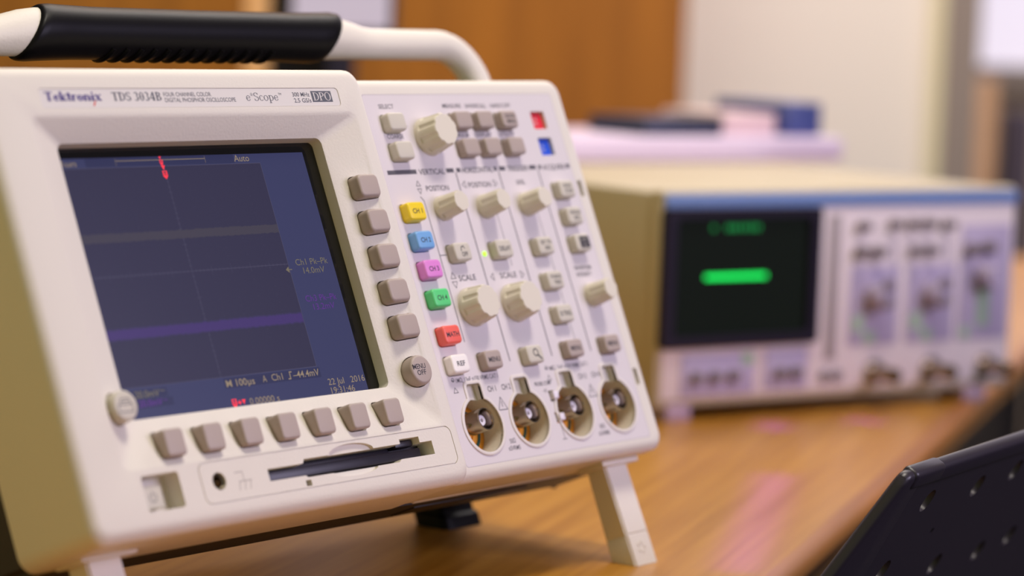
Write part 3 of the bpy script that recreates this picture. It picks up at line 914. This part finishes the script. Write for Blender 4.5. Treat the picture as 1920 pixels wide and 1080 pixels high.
# carrying handle
hy, hz = 111.8, -50.0
XL, XR = -95.0, 263.5
pts, rad = [], []
def addp(x, y, r): pts.append((x, y, hz)); rad.append(r)
for y in (10, 30, 50, 70): addp(XR, y, 7.0)
R_ = 22
for i in range(9):
    a = math.radians(i * 90 / 8)
    addp(XR - R_ + R_ * math.cos(a), hy - R_ + R_ * math.sin(a), 7.0)
for x, r, yy in ((215, 7.0, 0), (196, 7.0, 0), (190, 7.3, .3), (183, 8.2, 1.2), (174, 9.2, 2.2), (166, 9.7, 2.7), (84, 9.7, 2.7), (2, 9.7, 2.7), (-6, 9.2, 2.2), (-15, 8.2, 1.2), (-22, 7.3, .3), (-28, 7.0, 0), (-50, 7, 0)):
    addp(x, hy + yy, r)
for i in range(9):
    a = math.radians(90 + i * 90 / 8)
    addp(XL + R_ + R_ * math.cos(a), hy - R_ + R_ * math.sin(a), 7.0)
for y in (70, 50, 30, 10): addp(XL, y, 7.0)
b = bmesh.new()
tube(b, pts, rad, 24)
hd = finish('carry_handle', b, M['bezel'], osc, 60)
for s, x in ((1, XR), (-1, XL)):
    b = bmesh.new()
    lathe(b, [(13, -6), (13, 5), (11, 7)], 0, 0, 32)
    for v in b.verts:
        co = v.co.copy()
        v.co = Vector((x * MM + co.z * s - 0.002 * s, 0.006 + co.y, hz * MM + co.x))
    finish('handle_pivot', b, M['case'], hd)
b = bmesh.new()
pr = []
for x, r in ((-3.5, 9.7), (-3.2, 10.6), (-1.5, 11.2), (2, 11.4), (12, 11.0), (25, 10.6), (84, 10.4), (140, 10.6), (158, 11.0), (164, 11.2), (168, 10.8), (169.5, 9.7)):
    pr.append((x, r))
rings = []
NN = 32
for x, r in pr:
    ring = []
    for k in range(NN):
        a = 2 * pi * k / NN
        yy, z_ = math.sin(a), math.cos(a)
        ring.append((x + (yy * 6.5), hy + 2.6 + r * yy, hz + r * z_))
    rings.append(ring)
loft(b, rings)
grip = finish('handle_grip', b, M['rubber'], hd, 60)
grip['label'] = 'black rubber grip'
b = bmesh.new()
for k in range(13):      # finger ribs under the grip
    x = 38 + k * 7.6
    q = []
    for i in range(11):
        a = math.radians(-150 + 95 * i / 10)
        q.append((x + 5.5 * math.sin(a) + 2, hy + 2.6 + 10.4 * math.sin(a), hz + 10.4 * math.cos(a)))
    tube(b, q, 1.35, 8)
finish('grip_ribs', b, M['rubber'], hd, 60)

#==================================================================== BENCH AND ROOM
ang = math.radians(21.2)
ed, en = Vector((math.cos(ang), math.sin(ang), 0)), Vector((-math.sin(ang), math.cos(ang), 0))
P0 = Vector((0.459, -0.0215, 0))       # a point on the bench's front edge
# bench top: x along the edge, y into the bench
bt = empty('wooden_bench', P0)
bt.rotation_euler = (0, 0, ang)
tag(bt, 'long beech wood bench the two oscilloscopes stand on', 'table')
b = bmesh.new()
box(b, -1500, 1480, 6, 750, -26, 0, 0)
o = finish('bench_top', b, M['table'], bt, smooth=False)
b = bmesh.new()
prof = []
for i in range(7):
    a = i / 6 * pi / 2
    prof.append((6 - 9 * math.sin(a), -9 + 9 * math.cos(a)))
prof += [(0, -14), (6, -22)]
rings = [[(x, p[0], p[1]) for p in prof] for x in (-1500, 0, 1480)]
loft(b, rings)
finish('edge_band', b, M['edgewood'], bt, 50)
b = bmesh.new()
box(b, 250, 1450, 90, 105, -640, -26, 0)
finish('under_bench_dark', b, M['case'], bt)  # dark sheet added to stand in for the black space under the bench
for x in (-1400, 200, 1465):
    for y in (60, 690):
        b = bmesh.new()
        box(b, x - 25, x + 25, y - 25, y + 25, -730, -26, 2)
        finish('leg', b, M['case'], bt)

def struct(o): o['kind'] = 'structure'; return o
def roombox(name, u0, u1, d0, d1, h0, h1, m, parent=None, bev=0.0):
    """box in the room frame, metres; object origin at its own foot"""
    loc = room((u0 + u1) / 2, (d0 + d1) / 2, h0)
    b = bmesh.new()
    hu, hd_ = (u1 - u0) * 500, (d1 - d0) * 500
    box(b, -hu, hu, -hd_, hd_, 0, (h1 - h0) * 1000, bev)
    o = finish(name, b, m)
    if parent is None:
        o.location = loc
        o.rotation_euler = (0, 0, ROOM_YAW)
    else:
        o.parent = parent
        o.location = Matrix.Rotation(-ROOM_YAW, 4, 'Z') @ (loc - parent.location)
    return o
M['wall'] = mat('cream_wall', lin(236, 226, 220), 0.8, bump=(60, 0.1, 0.001))
M['carpet'] = mat('dark_carpet', lin(30, 27, 29), 0.95, bump=(400, 0.4, 0.002))
M['frame'] = mat('grey_frame', lin(142, 128, 122), 0.5)
M['olive'] = mat('olive_wall', lin(170, 150, 100), 0.8)
struct(roombox('floor', -3.2, 3.2, -1.6, 5.2, -0.76, -0.73, M['carpet']))
struct(roombox('wall_back', 0.19, 0.512, 3.30, 3.40, -0.73, 1.9, M['wall']))
struct(roombox('wall_rear', -3.2, 3.2, 5.1, 5.2, -0.73, 1.9, M['wall']))
fr = struct(roombox('door_1', 0.509, 0.552, 3.28, 3.42, -0.73, 1.9, M['frame']))
o = struct(roombox('trim_1', 0.494, 0.509, 3.285, 3.30, -0.73, 1.9, mat('pale_yellow_trim', lin(226, 216, 182), 0.5)))

# the opening beyond the grey frame: a bright window and things on a sill
win = struct(roombox('window_1', 0.555, 1.5, 3.62, 3.66, 0.183, 1.9, mat('lilac_daylight_pane', (0.3, 0.3, 0.35, 1), 0.3, emit=lin(230, 218, 234), estr=0.9)))
struct(roombox('trim_2', 0.555, 1.5, 3.58, 3.66, 0.150, 0.183, M['frame']))
struct(roombox('wall_low', 0.555, 1.5, 3.60, 3.66, -0.73, 0.150, mat('grey_beige_wall', lin(168, 150, 136), 0.8)))
sb = roombox('narrow_cabinet', 0.575, 0.607, 3.46, 3.56, -0.73, 0.168, mat('peach_wood', lin(228, 178, 138), 0.6), None, 2)
tag(sb, 'narrow peach coloured cabinet just right of the grey door frame', 'cabinet')
sb = roombox('dark_bag', 0.616, 0.652, 3.42, 3.50, -0.73, 0.13, mat('dark_bag', lin(70, 58, 76), 0.7), None, 12)
tag(sb, 'tall dark bag standing right of the peach cabinet, at the right edge', 'bag')

# cupboard with a door edge coloured to look lit
cp = empty('wooden_cupboard', room(-0.3, 3.05, -0.73), (0, 0, ROOM_YAW))
tag(cp, 'tall brown wood cupboard behind the oscilloscopes, one door standing ajar', 'cupboard')
roombox('door', -1.2, -0.310, 3.08, 3.11, -0.70, 1.7, M['cupboard'], cp)
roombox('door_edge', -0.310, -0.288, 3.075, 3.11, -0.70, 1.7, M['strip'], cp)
roombox('door', -0.19, 0.186, 3.08, 3.11, -0.70, 1.7, M['cupboard'], cp)
roombox('back_panel', -1.2, 0.186, 3.38, 3.40, -0.70, 1.7, M['dark'], cp)
roombox('side_panel', 0.160, 0.186, 3.11, 3.38, -0.70, 1.7, M['cupboard'], cp)
roombox('plinth', -1.2, 0.186, 3.10, 3.38, -0.73, -0.70, M['dark'], cp)

# monitor on the bench, far left
mo_ = empty('computer_monitor', room(-0.16, 2.35, 0), (0, 0, ROOM_YAW))
tag(mo_, 'blurred monitor with a pale lilac page on screen, behind the carrying handle', 'monitor')
roombox('screen_frame', -0.215, -0.108, 2.34, 2.365, 0.208, 0.40, M['dark'], mo_, 2)
roombox('screen', -0.196, -0.113, 2.336, 2.341, 0.214, 0.39, mat('pale_screen', (0.3, 0.3, 0.33, 1), 0.3, emit=lin(190, 176, 200), estr=0.7), mo_)
roombox('stand', -0.165, -0.142, 2.345, 2.36, 0.012, 0.21, mat('navy_stand', lin(30, 30, 60), 0.5), mo_)
roombox('foot', -0.21, -0.10, 2.31, 2.42, 0.0, 0.012, M['dark'], mo_, 3)

#==================================================================== SECOND OSCILLOSCOPE
Y2 = math.radians(-17)
s2 = empty('analog_oscilloscope', (0.5655, 0.1938, 0.0), (0, 0, Y2))
tag(s2, 'small analog oscilloscope with blue stripe and glowing green trace, behind on the bench', 'oscilloscope')
# its own frame: x along the front, -y towards the viewer, z up; base of the case 10 mm above the bench
def s2box(bmx, x0, x1, z0, z1, y0, y1, bev=0, mi=0): box(bmx, x0, x1, y0, y1, z0 + 10, z1 + 10, bev, 2, mi)
M['case2'] = mat('cream_case', lin(186, 172, 146), 0.5)
M['front2'] = mat('pale_front', lin(228, 214, 218), 0.5)
M['zone2'] = mat('lilac_zone', lin(178, 164, 194), 0.5)
b = bmesh.new(); s2box(b, 0, 285, 0, 125, 4, 380, 4); finish('case', b, M['case2'], s2)
b = bmesh.new(); s2box(b, 0, 285, -2, 126, -6, 6, 3); finish('front_frame', b, M['case2'], s2)
b = bmesh.new(); s2box(b, 4, 282, 3, 122, -7, -4, .6); finish('front_panel', b, M['front2'], s2)
b = bmesh.new(); s2box(b, 2, 283, 115.5, 123.5, -8.2, -6, .3); finish('blue_stripe', b, mat('blue_stripe', lin(112, 140, 196), 0.5), s2)
b = bmesh.new()
o_, i_ = rrect(1, 119, 43.5, 125.0, 3), rrect(9, 111, 50, 119.5, 4)
for ring, y in ((0, 0),):
    rings = [[(p[0], -5, p[1]) for p in o_], [(p[0], -11, p[1]) for p in o_], [(p[0], -11, p[1]) for p in i_], [(p[0], -3, p[1]) for p in i_]]
    loft(b, rings)
finish('screen_bezel', b, mat('crt_bezel', lin(22, 14, 34), 0.5, spec=0.3), s2)
b = bmesh.new(); box(b, 9, 111, -7.6, -6.9, 50, 119.5); crt = finish('crt_screen', b, mat('crt_glass', (0.004, 0.006, 0.005, 1), 0.25, emit=lin(18, 22, 18), estr=0.6, spec=0.2), s2)
b = bmesh.new()
box(b, 33, 79, -8.1, -7.7, 83.4, 86.0)
finish('green_trace', b, mat('green_phosphor', (0, 0, 0, 1), 0.5, emit=(0.0, 1.0, 0.12, 1), estr=1.55), crt)
b = bmesh.new()
box(b, 37, 38.6, -8.1, -7.7, 112, 115)
for x in (47.5, 51, 54.5, 59, 63, 67, 70.5):
    box(b, x, x + 1.9, -8.1, -7.7, 112, 115)
finish('green_readout', b, mat('dim_green_phosphor', (0, 0, 0, 1), 0.5, emit=(0.0, 0.42, 0.08, 1), estr=0.8), crt)
for x0, x1, z0, z1 in ((146, 185, 30, 78), (193, 232, 30, 78), (237, 279, 30, 102), (18, 73, 5, 29), (81, 114, 6, 29.5)):
    b = bmesh.new()
    s2box(b, x0, x1, z0, z1, -8.0, -6.8, .3)
    finish('control_zone', b, M['zone2'], s2)
b = bmesh.new()
s2box(b, 128, 136, 22, 110, -8.0, -6.8, .3)
finish('label_column', b, mat('label_column', lin(160, 148, 150), 0.6), s2)
def s2cyl(name, x, z, r, l, m, y0=-7.0, prof=None):
    b = bmesh.new()
    lathe(b, prof or [(r, 0), (r, l * .85), (r * .85, l)], 0, 0, 24)
    for v in b.verts:
        co = v.co.copy()
        v.co = Vector((x * MM + co.x, y0 * MM - co.z, (z + 10) * MM + co.y))
    return finish(name, b, m, s2, 40)
M['knob2'] = mat('grey_knob', lin(128, 116, 124), 0.5)
for x, z, r in ((151.2, 87, 3.6), (164.6, 87, 3.6), (196, 87, 3), (209, 87, 3), (152, 103, 3), (178, 104, 3), (193, 104, 3), (206, 104, 3), (222, 103, 3), (243, 87, 4), (257, 88, 4)):
    s2cyl('small_knob', x, z, r, 9, M['knob2'])
for x, z in ((165, 60), (212, 60), (256, 70)): s2cyl('range_knob', x, z, 8.0, 14, M['zone2'])
for x, z in ((165, 68), (165, 57), (211.5, 68), (211.5, 57)): s2cyl('push_key', x, z, 3.6, 3, M['knob2'], -20)
for x in (28, 42, 56, 92, 104): s2cyl('small_knob', x, 16, 3.4, 7, M['knob2'])
for x in (150, 162): pass
for x in (128, 138): s2cyl('test_jack', x, 12, 3.5, 3, M['knob2'])
for x in (168, 215, 262): s2cyl('bnc_socket', x, 12.5, 4.8, 22, M['steel'], -6.5, [(7.5, 0), (7.5, 3), (4.8, 3.4), (4.8, 21), (4.2, 22), (3.9, 21), (3.9, 14)])
M['lime'] = mat('pale_green_mark', lin(158, 182, 156), 0.5)
for x0, x1, z0, z1 in ((149, 157, 38, 48), (158, 167, 31, 38), (196, 205, 38, 48), (205, 214, 31, 38), (252, 262, 38, 62), (239, 246, 31, 38), (63, 72, 22, 29)):
    b = bmesh.new()
    s2box(b, x0, x1, z0, z1, -8.3, -8.0)
    finish('green_mark', b, M['lime'], s2, smooth=False)
M['foot2'] = mat('lilac_foot', lin(176, 150, 170), 0.5)
for x in (19, 256):
    for y in (6, 350):
        b = bmesh.new(); box(b, x - 9, x + 9, y - 12, y + 12, 0, 11, 1); finish('foot', b, M['foot2'] if y < 100 else M['dark'], s2)

# things stacked on the second oscilloscope
lo = empty('white_tray_instrument', (0, 0, 0))
lo.parent = None
def s2world(x, y, z):
    c_, s_ = math.cos(Y2), math.sin(Y2)
    return Vector((0.5655 + (x * c_ - y * s_) * MM, 0.1938 + (x * s_ + y * c_) * MM, z * MM))
def on_top(name, x0, x1, y0, y1, z0, z1, m, label, cat, bev=2, yaw=0):
    b = bmesh.new()
    hx, hy_ = (x1 - x0) / 2, (y1 - y0) / 2
    box(b, -hx, hx, -hy_, hy_, 0, z1 - z0, bev)
    o = finish(name, b, m)
    o.location = s2world((x0 + x1) / 2, (y0 + y1) / 2, z0)
    o.rotation_euler = (0, 0, Y2 + math.radians(yaw))
    tag(o, label, cat)
    return o
bpy.data.objects.remove(lo)
wc = on_top('white_case', 30, 352, 238, 372, 135.2, 152, mat('lilac_white_plastic', lin(232, 214, 240), 0.35), 'flat white case tinged lilac lying on the rear oscilloscope', 'case', 3)
on_top('navy_book', 190, 258, 262, 330, 152.2, 164, mat('navy_cover', lin(34, 42, 70), 0.4), 'dark navy book on the left end of the white case', 'book', 1)
on_top('pale_box', 264, 312, 268, 340, 152.2, 168, mat('pale_card', lin(228, 198, 200), 0.5), 'small pale pink box between the navy book and the blue box', 'box', 1)
on_top('blue_box', 317, 350, 262, 345, 152.2, 176, mat('blue_cover', lin(70, 80, 140), 0.4), 'blue box at the right end of the white case', 'box', 1)
b = bmesh.new()
tube(b, [(160, 20, 6), (172, 16, 3), (180, 12, 1.5), (184, 6, 1.0)], [4.5, 5, 4, 1.5], 12)
finish('cable_plug', b, M['dark'], wc)

#==================================================================== PERFORATED CHAIR BACK (right foreground)

ch = empty('chair', (0.30, -0.20, -0.73))
tag(ch, 'black chair with perforated plastic backrest at the right front, pushed up to the bench', 'chair')
M['chair'] = mat('chair_plastic', lin(44, 38, 48), 0.36, spec=0.4)
c0 = Vector((0.1781, -0.2021, 0.0678))        # top corner of the backrest
a_ = Vector((0.9915, 0.1300, 0.0)).normalized()
b_ = Vector((-0.061, 0.4820, -0.8740))
b_ = (b_ - a_ * b_.dot(a_)).normalized()
n_ = a_.cross(-b_)
CH = Matrix(((a_.x, -b_.x, n_.x, c0.x), (a_.y, -b_.y, n_.y, c0.y), (a_.z, -b_.z, n_.z, c0.z), (0, 0, 0, 1)))
CHL = Matrix.Translation(-Vector((0.30, -0.20, -0.73))) @ CH
def chpart(name, b, m, ang_=40, parent=ch):
    o = finish(name, b, m, parent, ang_)
    if parent is ch: o.matrix_local = CHL
    return o
b = bmesh.new()
box(b, 20, 300, -230, -8, -3.2, 0.2)
sheet = finish('backrest', b, M['chair'], ch)
c = bmesh.new()
for x, y in ((54.8, -22.9), (111, -24.7), (152.8, -23), (186, -22), (52.9, -57.9), (119.1, -67.2), (173.3, -70.4), (209.2, -68.6), (-200, 0), (54, -96), (124, -108), (185, -112), (56, -136), (128, -150), (190, -154)):
    if x > 0: prism(c, circ(x, y, 5.0, 24, 5.4), -10, 5)
prism(c, circ(85.5, -43.6, 1.6, 12), -4, 5)
cut(sheet, c)
sheet.matrix_local = CHL
def rim(name, poly, z0, z1, bev):
    b = bmesh.new()
    prism(b, poly, z0, z1)
    bmesh.ops.bevel(b, geom=list(b.edges), offset=bev * MM, segments=4, affect='EDGES', profile=0.5)
    return chpart(name, b, M['chair'], 60)
rim('side_rim', [(10, -2.5), (7, -6), (-84, -230), (20, -230), (25.5, -60), (25.5, -6), (22, -2.5)], -3.5, 2.2, 2.6)
rim('top_rim', [(40, -11), (300, -11.5), (300, -2), (40, -2)], -4, 2.6, 2.4)
rim('rim_corner', [(14, -10.2), (44, -10.2), (44, -1.6), (14, -1.6)], -4.3, 3.0, 2.4)
b = bmesh.new()
box(b, -190, 230, -20, 380, 400, 425, 12, 3)
finish('seat', b, M['chair'], ch, 40)
for x in (-160, 200):
    for y in (10, 350):
        b = bmesh.new()
        tube(b, [(x, y, 402), (x * 1.08, y * 1.04, 0)], 10, 12)
        finish('leg', b, M['case'], ch)
    b = bmesh.new()
    tube(b, [(x, 0, 410), (x, -2, 600), (x * 0.6, 50, 660)], 9, 12)
    finish('back_support', b, M['case'], ch)
